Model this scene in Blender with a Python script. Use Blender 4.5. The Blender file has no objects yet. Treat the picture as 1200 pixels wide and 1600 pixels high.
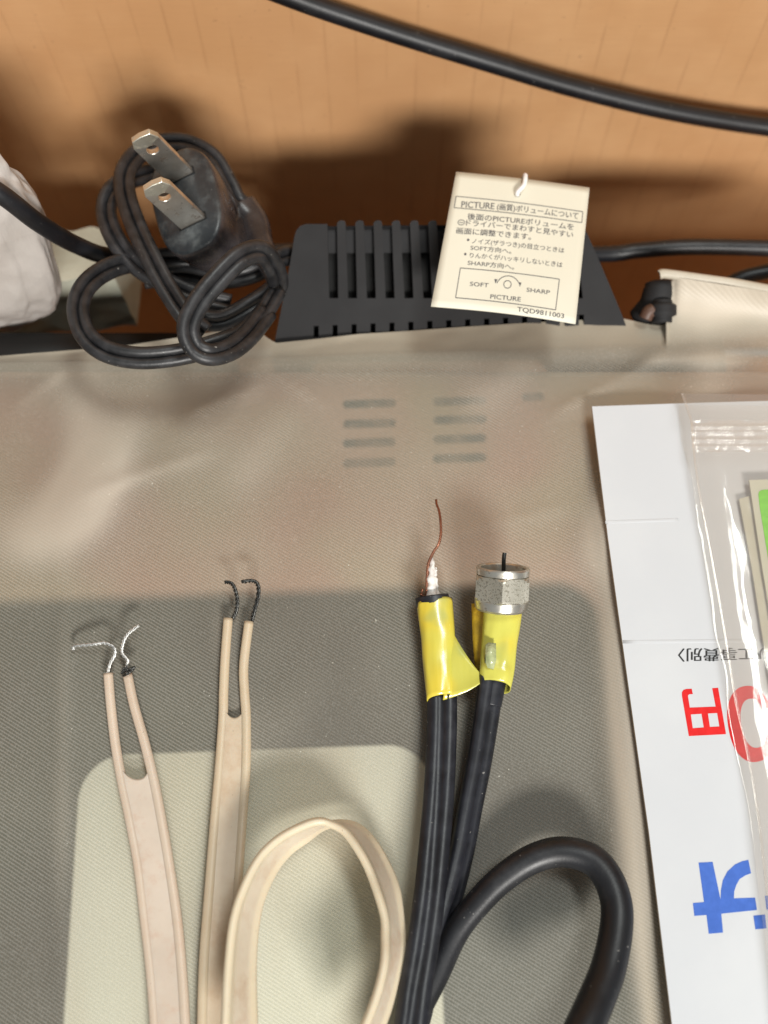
import bpy, bmesh, math, random
from mathutils import Vector, Matrix, noise
random.seed(7)
C = bpy.context.scene
S = 0.001                                   # all helper coordinates are millimetres

# ------------------------------------------------------------------ camera, world, lamps
H = 210.0; PITCH = math.radians(70); FPX = 1600.0
cam_d = bpy.data.cameras.new('camera'); cam = bpy.data.objects.new('camera', cam_d)
C.collection.objects.link(cam); C.camera = cam
cam.location = (0, 0, H*S); cam.rotation_euler = (math.radians(20), 0, 0)
cam_d.sensor_fit = 'VERTICAL'; cam_d.sensor_height = 36; cam_d.sensor_width = 27; cam_d.lens = 36
cam_d.clip_start = 0.005; cam_d.clip_end = 20
cam_d.dof.use_dof = True; cam_d.dof.focus_distance = 0.206; cam_d.dof.aperture_fstop = 11

W = bpy.data.worlds.new('World'); C.world = W; W.use_nodes = True
W.node_tree.nodes['Background'].inputs[0].default_value = (0.95, 1.0, 1.0, 1)
W.node_tree.nodes['Background'].inputs[1].default_value = 0.26

def lamp(name, loc, target, size, size_y, power, col):
    d = bpy.data.lights.new(name, 'AREA'); d.shape = 'RECTANGLE'; d.size = size*S; d.size_y = size_y*S
    d.energy = power; d.color = col
    o = bpy.data.objects.new(name, d); C.collection.objects.link(o)
    o.location = Vector(loc)*S
    o.rotation_euler = (Vector(target)-Vector(loc)).to_track_quat('-Z', 'Y').to_euler()
    return o
lamp('key_lamp', (480, -1500, 1180), (0, 130, 0), 560, 300, 52, (1.0, 0.97, 0.92))
lamp('ceiling_lamp', (420, 330, 1500), (0, 100, 0), 500, 260, 10, (0.96, 1.0, 0.97))
C.view_settings.view_transform = 'Standard'; C.view_settings.look = 'None'
C.view_settings.exposure = 0.0; C.view_settings.gamma = 1.0
C.cycles.max_bounces = 10; C.cycles.transparent_max_bounces = 16; C.cycles.use_denoising = True

# ------------------------------------------------------------------ helpers
fw = Vector((0, math.cos(PITCH), -math.sin(PITCH))); up = Vector((0, math.sin(PITCH), math.cos(PITCH)))
rt = Vector((1, 0, 0)); eye = Vector((0, 0, H))
def ray(px, py): return fw + rt*((px-600)/FPX) + up*((800-py)/FPX)
def at(px, py, z=0.0):
    r = ray(px, py); return eye + r*((z-H)/r.z)
def atD(px, py, D): return eye + ray(px, py)*D
def atY(px, py, Y):
    r = ray(px, py); return eye + r*(Y/r.y)
def atP(px, py, p0, n):
    r = ray(px, py); return eye + r*((p0-eye).dot(n)/r.dot(n))

def link(name, bm, mats, parent=None, smooth=True, label=None):
    me = bpy.data.meshes.new(name)
    bmesh.ops.scale(bm, vec=(S, S, S), verts=bm.verts)
    bm.to_mesh(me); bm.free()
    if smooth:
        for p in me.polygons: p.use_smooth = True
    for m in (mats if isinstance(mats, (list, tuple)) else [mats]): me.materials.append(m)
    o = bpy.data.objects.new(name, me); C.collection.objects.link(o)
    if parent is not None:
        o.parent = parent; o.matrix_parent_inverse = Matrix.Translation(-parent.location)
    if label: o['label'] = label
    return o
def sharp(o, deg=35):
    for p in o.data.polygons: p.use_smooth = True
    o.data.set_sharp_from_angle(angle=math.radians(deg))
    return o
def tag(o, label, cat, group=None):
    o['label'] = label; o['category'] = cat
    if group: o['group'] = group
    return o
def thing(name, loc, label, cat, group=None):
    o = bpy.data.objects.new(name, None); C.collection.objects.link(o)
    o.location = Vector(loc)*S; o.empty_display_size = .01
    return tag(o, label, cat, group)

def cr(pts, n=10):
    """Catmull-Rom through tuples / vectors of any length"""
    P = [tuple(p) for p in pts]; out = []
    P = [tuple(2*a-b for a, b in zip(P[0], P[1]))] + P + [tuple(2*a-b for a, b in zip(P[-1], P[-2]))]
    for i in range(1, len(P)-2):
        for k in range(n):
            t = k/n; a, b, c, d = P[i-1], P[i], P[i+1], P[i+2]
            out.append(tuple(.5*((2*q)+(-p+r)*t+(2*p-5*q+4*r-s)*t*t+(-p+3*q-3*r+s)*t**3) for p, q, r, s in zip(a, b, c, d)))
    out.append(P[-2]); return out
def sweep(bm, path, prof, sides, cap=True):
    """path: centre points; sides: unit vectors (profile x axis); prof: list of (x,y) or function i->list"""
    rings = []; N = len(path)
    for i, p in enumerate(path):
        p = Vector(p); t = (Vector(path[min(i+1, N-1)])-Vector(path[max(i-1, 0)])).normalized()
        s = Vector(sides[i]); s = (s-t*s.dot(t)).normalized(); n = t.cross(s)
        pr = prof(i) if callable(prof) else prof
        rings.append([bm.verts.new(p+s*x+n*y) for x, y in pr])
    for a, b in zip(rings, rings[1:]):
        for k in range(len(a)):
            bm.faces.new((a[k], a[(k+1) % len(a)], b[(k+1) % len(a)], b[k]))
    if cap:
        bm.faces.new(list(reversed(rings[0]))); bm.faces.new(rings[-1])
def circ(r, n=14, rx=None, cx=0): return [(cx+(rx or r)*math.cos(2*math.pi*k/n), r*math.sin(2*math.pi*k/n)) for k in range(n)]
def viewside(path):
    out = []
    for i in range(len(path)):
        t = (Vector(path[min(i+1, len(path)-1)])-Vector(path[max(i-1, 0)])).normalized()
        out.append(t.cross((eye-Vector(path[i])).normalized()).normalized())
    return out
def tube(bm, pts, r, n=14, sub=10, cap=True):
    path = [Vector(p) for p in cr(pts, sub)]
    N = len(path)
    t0 = (path[1]-path[0]).normalized(); s = t0.orthogonal().normalized(); sides = []
    for i in range(N):
        t = (path[min(i+1, N-1)]-path[max(i-1, 0)]).normalized()
        s = (s-t*s.dot(t)).normalized(); sides.append(s.copy())
    if callable(r): sweep(bm, path, lambda i: circ(r(i/(N-1)), n), sides, cap)
    else: sweep(bm, path, circ(r, n), sides, cap)
def twin(bm, pts, r, sep, sub=10, side=None, twist=None, web=True, n=12):
    """two strands side by side along pts"""
    path = [Vector(p) for p in cr(pts, sub)]; sd = viewside(path)
    if side is not None: sd = [Vector(side)]*len(path)
    for q in (-1, 1):
        pth = []
        for i, p in enumerate(path):
            s = sd[i]
            if twist:
                t = (path[min(i+1, len(path)-1)]-path[max(i-1, 0)]).normalized()
                s = Matrix.Rotation(twist(i/(len(path)-1)), 3, t) @ s
            pth.append(p+s*(q*sep/2))
        sweep(bm, pth, circ(r, n), viewside(pth))
    return path
def box(bm, lo, hi):
    v = [bm.verts.new((x, y, z)) for x in (lo[0], hi[0]) for y in (lo[1], hi[1]) for z in (lo[2], hi[2])]
    for f in ((0, 1, 3, 2), (4, 6, 7, 5), (0, 4, 5, 1), (2, 3, 7, 6), (0, 2, 6, 4), (1, 5, 7, 3)):
        bm.faces.new([v[i] for i in f])
def prism(bm, loops, off):
    """loops: outer + holes as 3-D point lists in a plane; extruded by vector off"""
    off = Vector(off); tmp = bmesh.new(); E = []
    for L in loops:
        vs = [tmp.verts.new(p) for p in L]
        E += [tmp.edges.new((vs[i], vs[(i+1) % len(vs)])) for i in range(len(vs))]
    bmesh.ops.triangle_fill(tmp, edges=E, use_beauty=True, normal=-off.normalized())
    tmp.verts.ensure_lookup_table()
    m = {v: bm.verts.new(v.co) for v in tmp.verts}; m2 = {v: bm.verts.new(v.co+off) for v in tmp.verts}
    for f in tmp.faces:
        bm.faces.new([m[v] for v in f.verts]); bm.faces.new([m2[v] for v in reversed(f.verts)])
    for e in E:
        a, b = e.verts; 
        try: bm.faces.new((m[a], m[b], m2[b], m2[a]))
        except ValueError: pass
    tmp.free()
def fix(bm): bmesh.ops.recalc_face_normals(bm, faces=bm.faces); return bm
def sm(a, b, x):
    t = max(0, min(1, (x-a)/(b-a))); return t*t*(3-2*t)
def lerp_tab(tab, x):
    if x <= tab[0][0]: return tab[0][1]
    for (a, va), (b, vb) in zip(tab, tab[1:]):
        if x <= b: return va+(vb-va)*sm(a, b, x) if False else va+(vb-va)*(x-a)/(b-a)
    return tab[-1][1]

# ------------------------------------------------------------------ materials
class MatB:
    def __init__(s, name):
        s.m = bpy.data.materials.new(name); s.m.use_nodes = True; s.t = s.m.node_tree; s.n = s.t.nodes; s.l = s.t.links
        s.p = s.n['Principled BSDF']; s._c = None
    def node(s, typ, ins=None, **kw):
        x = s.n.new(typ)
        for k, v in kw.items(): setattr(x, k, v)
        for k, v in (ins or {}).items():
            if hasattr(v, 'is_output'): s.l.new(v, x.inputs[k])
            else: x.inputs[k].default_value = v
        return x
    def co(s):
        if not s._c: s._c = s.node('ShaderNodeTexCoord').outputs['Object']
        return s._c
    def math(s, op, a, b=0.0, c=None, clamp=False):
        ins = {0: a, 1: b}
        if c is not None: ins[2] = c
        return s.node('ShaderNodeMath', ins, operation=op, use_clamp=clamp).outputs[0]
    def noise(s, scale, detail=3, rough=.5, vec=None, dist=0):
        return s.node('ShaderNodeTexNoise', {'Vector': vec if vec is not None else s.co(), 'Scale': scale, 'Detail': detail, 'Roughness': rough, 'Distortion': dist}).outputs['Fac']
    def ramp(s, fac, a, b): # smooth 0..1
        return s.node('ShaderNodeMapRange', {'Value': fac, 'From Min': a, 'From Max': b}, interpolation_type='SMOOTHSTEP').outputs[0]
    def mix(s, fac, a, b, mode='MIX'):
        x = s.node('ShaderNodeMix', data_type='RGBA', blend_type=mode)
        for idx, v in ((0, fac), (6, a), (7, b)):
            if hasattr(v, 'is_output'): s.l.new(v, x.inputs[idx])
            else: x.inputs[idx].default_value = v if idx == 0 else (*v, 1) if len(v) == 3 else v
        return x.outputs[2]
    def set(s, **kw):
        for k, v in kw.items():
            k = k.replace('_', ' ')
            if hasattr(v, 'is_output'): s.l.new(v, s.p.inputs[k])
            else: s.p.inputs[k].default_value = (*v, 1) if isinstance(v, tuple) and len(v) == 3 else v
    def bump(s, h, strength, dist, prev=None):
        x = s.node('ShaderNodeBump', {'Height': h, 'Strength': strength, 'Distance': dist})
        if prev is not None: s.l.new(prev, x.inputs['Normal'])
        return x.outputs[0]
    def xyz(s):
        x = s.node('ShaderNodeSeparateXYZ', {0: s.co()}); return x.outputs

def simple(name, c1, c2, rough=.5, sc=200, bump=.1, bd=.0002, metal=0, bsc=None, coat=0, spec=.5, lo=.35, hi=.65, dust=0):
    b = MatB(name); f = b.ramp(b.noise(sc, 4, .6), lo, hi); c = b.mix(f, c1, c2)
    if dust:
        c = b.mix(b.math('MULTIPLY', b.ramp(b.noise(1300, 1, .5), .755, .80), dust), c, (.30, .29, .27))
        c = b.mix(b.math('MULTIPLY', b.ramp(b.noise(85, 5, .75), .52, .74), dust*.22), c, (.12, .12, .125))
    b.set(Base_Color=c, Roughness=b.math('ADD', rough-.05, b.math('MULTIPLY', b.noise(sc*2.3), .12)), Metallic=float(metal), Coat_Weight=coat)
    b.p.inputs['Specular IOR Level'].default_value = spec
    b.set(Normal=b.bump(b.noise(bsc or sc*6, 3), bump, bd))
    return b.m

# cardboard
def m_cardboard():
    b = MatB('cardboard'); x, y, z = b.xyz()
    wx = b.math('ADD', x, b.math('MULTIPLY', b.noise(6, 2), .002))
    u = b.math('MULTIPLY', wx, 1/.0078); fr = b.math('FRACT', b.math('ADD', u, 100.3))
    d = b.math('ABSOLUTE', b.math('SUBTRACT', fr, .5))
    line = b.math('SUBTRACT', 1.0, b.ramp(d, .0, .085))
    cell = b.math('FLOOR', b.math('ADD', u, 100.3))
    v = b.node('ShaderNodeCombineXYZ', {0: b.math('MULTIPLY', cell, 7.31), 1: 0.0, 2: b.math('MULTIPLY', z, 38)}).outputs[0]
    brk = b.ramp(b.node('ShaderNodeTexNoise', {'Vector': v, 'Scale': 1.0, 'Detail': 2.0}).outputs['Fac'], .40, .62)
    crease = b.math('MULTIPLY', line, brk)
    mp = b.node('ShaderNodeMapping', {'Vector': b.co(), 'Scale': (90, 90, 1300)}).outputs[0]
    fib = b.noise(1.0, 3, .6, mp)
    c = b.mix(b.ramp(b.noise(22, 4, .6), .35, .7), (.52, .285, .130), (.59, .345, .170))
    c = b.mix(b.math('MULTIPLY', b.ramp(fib, .35, .7), .09), c, (.38, .19, .09))
    c = b.mix(b.math('MULTIPLY', crease, .20), c, (.24, .11, .045))
    sp = b.ramp(b.noise(700, 2, .5), .70, .78)
    c = b.mix(b.math('MULTIPLY', b.ramp(b.noise(9, 4, .6), .40, .62), .22), c, (.42, .22, .11))
    c = b.mix(b.math('MULTIPLY', sp, .4), c, (.2, .1, .05))
    wave = b.math('ADD', b.math('MULTIPLY', b.math('COSINE', b.math('MULTIPLY', fr, 6.2832)), .5), b.math('MULTIPLY', crease, -1.2))
    n1 = b.bump(wave, .16, .0003); n2 = b.bump(b.noise(900, 3), .25, .0001, n1)
    b.set(Base_Color=c, Roughness=.82, Normal=n2); b.p.inputs['Specular IOR Level'].default_value = .25
    return b.m
M_card = m_cardboard()

M_blackp = simple('black_plastic', (.0050, .0045, .0055), (.0075, .007, .0080), .72, 60, .25, .00008, bsc=5000)
M_shell = simple('dark_shell_plastic', (.005, .005, .005), (.008, .007, .007), .6, 60)
M_inside = simple('dark_interior', (.003, .003, .003), (.005, .005, .005), .9)
M_foam = simple('packing_foam', (.36, .36, .29), (.44, .44, .36), .8, 60, .7, .0012, bsc=110)
def m_wrap():
    b = MatB('foam_wrap')
    v = b.node('ShaderNodeTexVoronoi', {'Vector': b.co(), 'Scale': 120.0}).outputs['Distance']
    c = b.mix(b.ramp(b.noise(90, 4), .3, .7), (.42, .38, .35), (.52, .48, .45))
    st = b.node('ShaderNodeMapping', {'Vector': b.co(), 'Scale': (260, 260, 70)}).outputs[0]
    b.set(Base_Color=c, Roughness=.38, Normal=b.bump(b.noise(1.0, 3, .6, st), .5, .0008, b.bump(v, .5, .0008)))
    return b.m
M_wrap = m_wrap()
M_rubber = simple('black_rubber', (.005, .0053, .007), (.009, .0095, .0125), .42, 90, .25, .00008, bsc=2500, dust=.6)
M_cord = simple('aged_cord_rubber', (.010, .0102, .0115), (.026, .0255, .0275), .42, 260, .35, .00010, bsc=1400, dust=.7)
M_twinblk = simple('black_cable_jacket', (.006, .0065, .0095), (.016, .017, .023), .40, 220, .3, .00010, bsc=900, dust=.6)
def m_plug():
    b = MatB('dusty_plug_rubber')
    f = b.ramp(b.noise(160, 5, .7), .42, .75)
    c = b.mix(f, (.022, .026, .030), (.085, .095, .098))
    sc = b.ramp(b.noise(900, 2, .6), .72, .8)
    c = b.mix(b.math('MULTIPLY', sc, .5), c, (.16, .17, .16))
    b.set(Base_Color=c, Roughness=b.math('ADD', .33, b.math('MULTIPLY', f, .3)), Normal=b.bump(b.noise(600, 3), .25, .0002)); return b.m
M_plug = m_plug()
def m_plugside():
    return simple('plug_side_rubber', (.030, .026, .028), (.055, .048, .05), .25, 200, .3, .0001, bsc=500)
M_plugside = m_plugside()
def m_metal(name, c1, c2, rough, pit=900, tarn=(.06, .055, .045), amt=.8, lo=.55, hi=.68):
    b = MatB(name)
    f = b.ramp(b.noise(pit, 3, .65), lo, hi)
    c = b.mix(b.ramp(b.noise(240, 4), .3, .7), c1, c2); c = b.mix(b.math('MULTIPLY', f, amt), c, tarn)
    b.set(Base_Color=c, Metallic=.92, Roughness=b.math('ADD', rough, b.math('MULTIPLY', f, .25)), Normal=b.bump(b.noise(pit, 3), .3, .00008)); return b.m
M_blade = m_metal('worn_silver_blade', (.82, .79, .73), (.62, .57, .50), .32, 420, (.14, .10, .075), .7, .56, .68)
M_bladetip = m_metal('scuffed_blade_tip', (.80, .78, .68), (.70, .68, .58), .42, 700, (.3, .27, .2), .5)
M_nut = m_metal('pitted_nickel', (.74, .70, .60), (.60, .57, .48), .40, 2300, (.14, .13, .10), .75, .53, .60)
M_nickel = m_metal('smooth_nickel', (.72, .69, .62), (.55, .52, .46), .30, 700, (.14, .125, .10), .6, .55, .7)
M_tinned = m_metal('tinned_wire', (.72, .72, .70), (.55, .55, .54), .5, 500, (.15, .15, .15), .35)
M_darkwire = m_metal('tarnished_wire', (.10, .10, .095), (.05, .05, .048), .4, 1500, (.02, .02, .02), .8)
M_copper = m_metal('copper_wire', (.42, .19, .12), (.26, .11, .075), .35, 1500, (.10, .05, .03), .6)
M_diel = simple('white_dielectric', (.62, .58, .55), (.80, .79, .76), .35, 300, .6, .0003, bsc=700)

def m_lead(name, c1, c2, dirt, edge):
    b = MatB(name)
    c = b.mix(b.ramp(b.noise(70, 4, .6), .3, .7), c1, c2)
    c = b.mix(b.math('MULTIPLY', b.ramp(b.noise(130, 5, .7), .46, .70), .7), c, dirt)
    at_ = b.node('ShaderNodeAttribute', attribute_name='ridge').outputs['Fac']
    e = b.math('MULTIPLY', at_, b.math('ADD', .35, b.math('MULTIPLY', b.noise(160, 3), .7)), clamp=True)
    c = b.mix(e, c, edge)
    sp = b.ramp(b.noise(1600, 2, .6), .70, .78)
    c = b.mix(b.math('MULTIPLY', sp, .6), c, (.25, .17, .10))
    b.set(Base_Color=c, Roughness=.42, Normal=b.bump(b.noise(400, 3), .25, .00015)); b.set(Subsurface_Weight=.12); b.p.inputs['Subsurface Radius'].default_value = (.002, .0012, .0008)
    b.p.inputs['Subsurface Scale'].default_value = 1.0
    return b.m
M_lead1 = m_lead('pinkish_twin_lead_plastic', (.53, .445, .365), (.60, .515, .43), (.50, .33, .24), (.53, .42, .32))
M_lead2 = m_lead('yellowed_twin_lead_plastic', (.51, .41, .29), (.58, .48, .36), (.48, .34, .22), (.52, .42, .29))
M_lead3 = m_lead('cream_twin_lead_plastic', (.56, .475, .365), (.62, .54, .43), (.48, .35, .24), (.64, .55, .39))

def m_tape():
    b = MatB('yellow_vinyl_tape')
    f = b.ramp(b.noise(75, 2, .4), .42, .62)
    c = b.mix(f, (.66, .52, .05), (.56, .53, .09))
    gz = b.ramp(b.noise(140, 2, .4), .54, .70)
    c = b.mix(b.math('MULTIPLY', gz, .6), c, (.36, .40, .12))
    mp = b.node('ShaderNodeMapping', {'Vector': b.co(), 'Scale': (420, 90, 90)}).outputs[0]
    b.set(Base_Color=c, Roughness=.26, Coat_Weight=.5, Coat_Roughness=.12, Normal=b.bump(b.noise(1.0, 2, .5, mp), .35, .0004, b.bump(b.noise(900, 2), .15, .0001)))
    return b.m
M_tape = m_tape()
M_tapeback = simple('tape_adhesive_side', (.60, .40, .02), (.42, .27, .02), .45, 260, .4, .0003)
M_gum = simple('grey_label_under_tape', (.30, .34, .16), (.42, .45, .24), .22, 300, .8, .0006, bsc=500, coat=.6)

def m_paper(name, c1, c2, rough=.6, coat=0):
    b = MatB(name)
    c = b.mix(b.ramp(b.noise(40, 4), .35, .7), c1, c2)
    sp = b.ramp(b.noise(520, 2, .6), .76, .82)
    c = b.mix(b.math('MULTIPLY', sp, .35), c, (.35, .30, .24))
    b.set(Base_Color=c, Roughness=rough, Coat_Weight=coat, Coat_Roughness=.3, Normal=b.bump(b.noise(900, 4), .12, .0001)); return b.m
M_tagc = m_paper('cream_tag_card', (.64, .61, .50), (.69, .66, .55))
M_board = m_paper('white_board', (.53, .545, .57), (.565, .58, .60), .6)
M_boardedge = m_paper('board_core', (.55, .44, .30), (.62, .50, .36))
M_booklet = m_paper('cream_paper', (.46, .44, .34), (.51, .49, .39))
def ink(name, c, r=.5):
    b = MatB(name); f = b.ramp(b.noise(500, 4, .7), .3, .8)
    b.set(Base_Color=b.mix(f, c, tuple(min(1, x*1.2+.006) for x in c)), Roughness=r); b.p.inputs['Specular IOR Level'].default_value = .2; return b.m
M_inkb = ink('grey_black_print', (.10, .095, .10)); M_inkk = ink('black_print', (.02, .02, .02))
M_red = ink('red_print', (.58, .004, .004)); M_blue = ink('blue_print', (.045, .12, .45)); M_green = ink('green_print', (.15, .46, .02), .4)
M_string = simple('white_string', (.74, .72, .70), (.82, .8, .78), .7, 900, .5, .0001)

def m_film():
    b = MatB('clear_plastic_film')
    out = b.n['Material Output']
    b.set(Base_Color=(.85, .85, .84), Roughness=.09)
    b.p.inputs['Specular IOR Level'].default_value = .8
    mp = b.node('ShaderNodeMapping', {'Vector': b.co(), 'Scale': (60, 34, 60), 'Rotation': (0, 0, .5)}).outputs[0]
    nb = b.bump(b.noise(1.0, 2, .45, mp, .8), .25, .0009, b.bump(b.noise(300, 2), .12, .0002))
    b.set(Normal=nb)
    tr = b.node('ShaderNodeBsdfTransparent', {'Color': (.965, .95, .93, 1)})
    gl = b.node('ShaderNodeBsdfGlossy', {'Color': (1, 1, 1, 1), 'Roughness': .09, 'Normal': nb})
    fr = b.node('ShaderNodeLayerWeight', {'Blend': .5, 'Normal': nb})
    hz = b.node('ShaderNodeBsdfDiffuse', {'Color': (.95, .89, .86, 1), 'Normal': nb})
    m1 = b.node('ShaderNodeMixShader', {0: .07, 1: tr.outputs[0], 2: hz.outputs[0]})
    k = b.math('ADD', .045, b.math('MULTIPLY', b.math('POWER', fr.outputs['Facing'], 4.0), .8), clamp=True)
    m2 = b.node('ShaderNodeMixShader', {0: k, 1: m1.outputs[0], 2: gl.outputs[0]})
    b.l.new(m2.outputs[0], out.inputs['Surface']); return b.m
M_film = m_film()

# body under the cover: colours of casing, bezel and screen; soft edges paint in the blur of the cover
ROT = math.radians(2.0)
def rotxy(p):
    c, s = math.cos(-ROT), math.sin(-ROT); return (c*p.x-s*p.y, s*p.x+c*p.y)
def m_body():
    b = MatB('television_body'); x, y, z = b.xyz()
    c, s = math.cos(-ROT), math.sin(-ROT)
    X = b.math('MULTIPLY', b.math('SUBTRACT', b.math('MULTIPLY', x, c), b.math('MULTIPLY', y, s)), 1000)
    Y = b.math('MULTIPLY', b.math('ADD', b.math('MULTIPLY', x, s), b.math('MULTIPLY', y, c)), 1000)
    def rrect(x0, y0, x1, y1, r):
        ax = b.math('ABSOLUTE', b.math('SUBTRACT', X, (x0+x1)/2)); ay = b.math('ABSOLUTE', b.math('SUBTRACT', Y, (y0+y1)/2))
        dx = b.math('MAXIMUM', b.math('SUBTRACT', ax, (x1-x0)/2-r), 0); dy = b.math('MAXIMUM', b.math('SUBTRACT', ay, (y1-y0)/2-r), 0)
        return b.math('SUBTRACT', b.math('SQRT', b.math('ADD', b.math('MULTIPLY', dx, dx), b.math('MULTIPLY', dy, dy))), r)
    zb = -2.0
    a = rotxy(at(-700, 900, zb)); e = rotxy(at(930, 900, zb))
    bez = b.math('SUBTRACT', 1.0, b.ramp(rrect(a[0], -150, e[0], e[1]-1.5, 9), -1.6, 2.2))
    p = rotxy(at(119, 1300, zb)); q = rotxy(at(672, 1162, zb))
    scr = b.math('SUBTRACT', 1.0, b.ramp(rrect(p[0], -60, q[0], q[1], 9), -.5, .5))
    slots = None
    for (x0, x1, ys) in ((536, 618, (632, 663, 693, 724)), (677, 760, (628, 657, 687, 717)), (816, 850, (621,))):
        for yy in ys:
            l = rotxy(at(x0, yy, zb)); r = rotxy(at(x1, yy-1, zb))
            m = b.math('SUBTRACT', 1.0, b.ramp(rrect(l[0], l[1]-1.05, r[0], l[1]+1.05, 1.0), -.6, .6))
            slots = m if slots is None else b.math('MAXIMUM', slots, m)
    n1 = b.ramp(b.noise(28, 2, .5), .36, .64)
    tan = b.mix(n1, (.70, .445, .32), (.64, .52, .345))
    lf = b.ramp(b.noise(19, 1, .5), .42, .6)
    tan = b.mix(b.math('MULTIPLY', lf, .5), tan, (.76, .62, .48))
    slots = b.math('MULTIPLY', slots, b.math('ADD', .55, b.math('MULTIPLY', b.ramp(b.noise(130, 2), .3, .7), .45)))
    col = b.mix(slots, tan, (.10, .12, .10))
    dk = b.mix(b.ramp(b.noise(25, 2), .35, .65), (.018, .021, .017), (.058, .060, .047))
    col = b.mix(bez, col, dk)
    wv = b.noise(60, 2, .4, b.node('ShaderNodeMapping', {'Vector': b.co(), 'Scale': (1, .25, 1)}).outputs[0])
    sc = b.mix(b.ramp(wv, .38, .62), (.82, .82, .66), (.76, .73, .56))
    col = b.mix(scr, col, sc)
    b.set(Base_Color=col, Roughness=.6); return b.m
M_body = m_body()

def m_cover():
    b = MatB('sheer_taupe_cover'); x, y, z = b.xyz()
    f = 2*math.pi/.00062
    d1 = b.math('SINE', b.math('MULTIPLY', b.math('ADD', b.math('MULTIPLY', x, .50), b.math('MULTIPLY', y, .86)), f))
    d2 = b.math('SINE', b.math('MULTIPLY', b.math('SUBTRACT', b.math('MULTIPLY', x, 1.0), b.math('MULTIPLY', y, .25)), f*1.15))
    wv = b.math('ADD', b.math('MULTIPLY', d1, .82), b.math('MULTIPLY', d2, .18))
    vis = b.ramp(b.noise(14, 2, .5), .30, .55)
    w01 = b.math('ADD', b.math('MULTIPLY', b.math('MULTIPLY', wv, vis), .5), .5)
    c = b.mix(b.ramp(b.noise(16, 2, .5), .4, .62), (.290, .262, .212), (.272, .262, .205))
    lay = b.node('ShaderNodeAttribute', attribute_name='layers').outputs['Fac']
    w01 = b.math('MULTIPLY', w01, b.math('SUBTRACT', 1.0, b.math('MULTIPLY', lay, .65)))
    c = b.mix(b.math('MULTIPLY', b.ramp(w01, .35, .95), .6), c, (.72, .68, .60))
    gr = b.noise(2600, 2, .8)
    c = b.mix(b.math('MULTIPLY', b.ramp(gr, .45, .75), .4), c, (.75, .72, .65))
    sp = b.ramp(b.noise(1500, 1, .5), .775, .82)
    c = b.mix(sp, c, (.62, .60, .52))
    lay = b.node('ShaderNodeAttribute', attribute_name='layers').outputs['Fac']
    al = b.math('ADD', .36, b.math('ADD', b.math('MULTIPLY', lay, .56), b.math('MULTIPLY', sp, .3)), clamp=True)
    c = b.mix(b.math('MULTIPLY', lay, .9), c, (.37, .325, .255))
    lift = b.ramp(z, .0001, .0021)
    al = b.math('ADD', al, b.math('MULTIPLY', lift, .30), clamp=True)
    c = b.mix(b.math('MULTIPLY', lift, .75), c, (.56, .49, .40))  # raised folds painted paler and milkier, standing in for their highlights
    n = b.bump(wv, .25, .00006, b.bump(b.noise(110, 3, .5), .12, .0006))
    b.set(Base_Color=c, Roughness=.48, Alpha=al, Normal=n, Sheen_Weight=.15)
    b.p.inputs['Specular IOR Level'].default_value = .35
    return b.m
M_cover = m_cover()

# ------------------------------------------------------------------ cardboard box behind
YW = 200.0
bm = bmesh.new(); nx, nz = 60, 60; g = []
for i in range(nx+1):
    x = -230+460*i/nx; col = []
    for k in range(nz+1):
        z = -150+330*k/nz
        y = YW+2.2*noise.noise(Vector((x/70, z/80, 3)))+1.2*noise.noise(Vector((x/25, z/60, 8)))
        col.append(bm.verts.new((x, y, z)))
    g.append(col)
for i in range(nx):
    for k in range(nz): bm.faces.new((g[i][k], g[i+1][k], g[i+1][k+1], g[i][k+1]))
geo = bmesh.ops.extrude_face_region(bm, geom=list(bm.faces))
for v in geo['geom']:
    if isinstance(v, bmesh.types.BMVert): v.co.y += 6
fix(bm)
bx = thing('cardboard_box', (0, YW, -150), 'brown corrugated cardboard box whose inner wall fills the top of the picture', 'cardboard box')
link('back_wall', bm, M_card, bx)
bm = bmesh.new(); box(bm, (-230, -180, -156), (230, YW-3, -150)); link('bottom_panel', bm, M_card, bx, smooth=False)
for sx in (-1, 1):  # unseen sides, added to keep ambient light out of the gap
    bm = bmesh.new(); box(bm, (sx*231-3, 60, -150), (sx*231+3, YW-4, 178)); link('unseen_side_wall', bm, M_card, bx, smooth=False)

# ------------------------------------------------------------------ television
tv = thing('television', (0, 0, -149), 'small black television with slotted rear hump, wrapped in a sheer taupe cover', 'television')
bm = bmesh.new()
box(bm, (-170, -120, -149), (170, 113, -2))
bmesh.ops.bevel(bm, geom=[e for e in bm.edges], offset=2.5, segments=3, affect='EDGES')
link('casing', bm, M_body, tv)
# black rear shell behind the casing
for lo_, hi_ in (((-140, 113.5, -149), (-37, 125.5, -6)), ((62, 113.5, -149), (82, 128, -6.5))):
    bm = bmesh.new(); box(bm, lo_, hi_)
    bmesh.ops.bevel(bm, geom=[e for e in bm.edges], offset=2, segments=3, affect='EDGES')
    link('rear_shell', bm, M_shell, tv)
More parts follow.
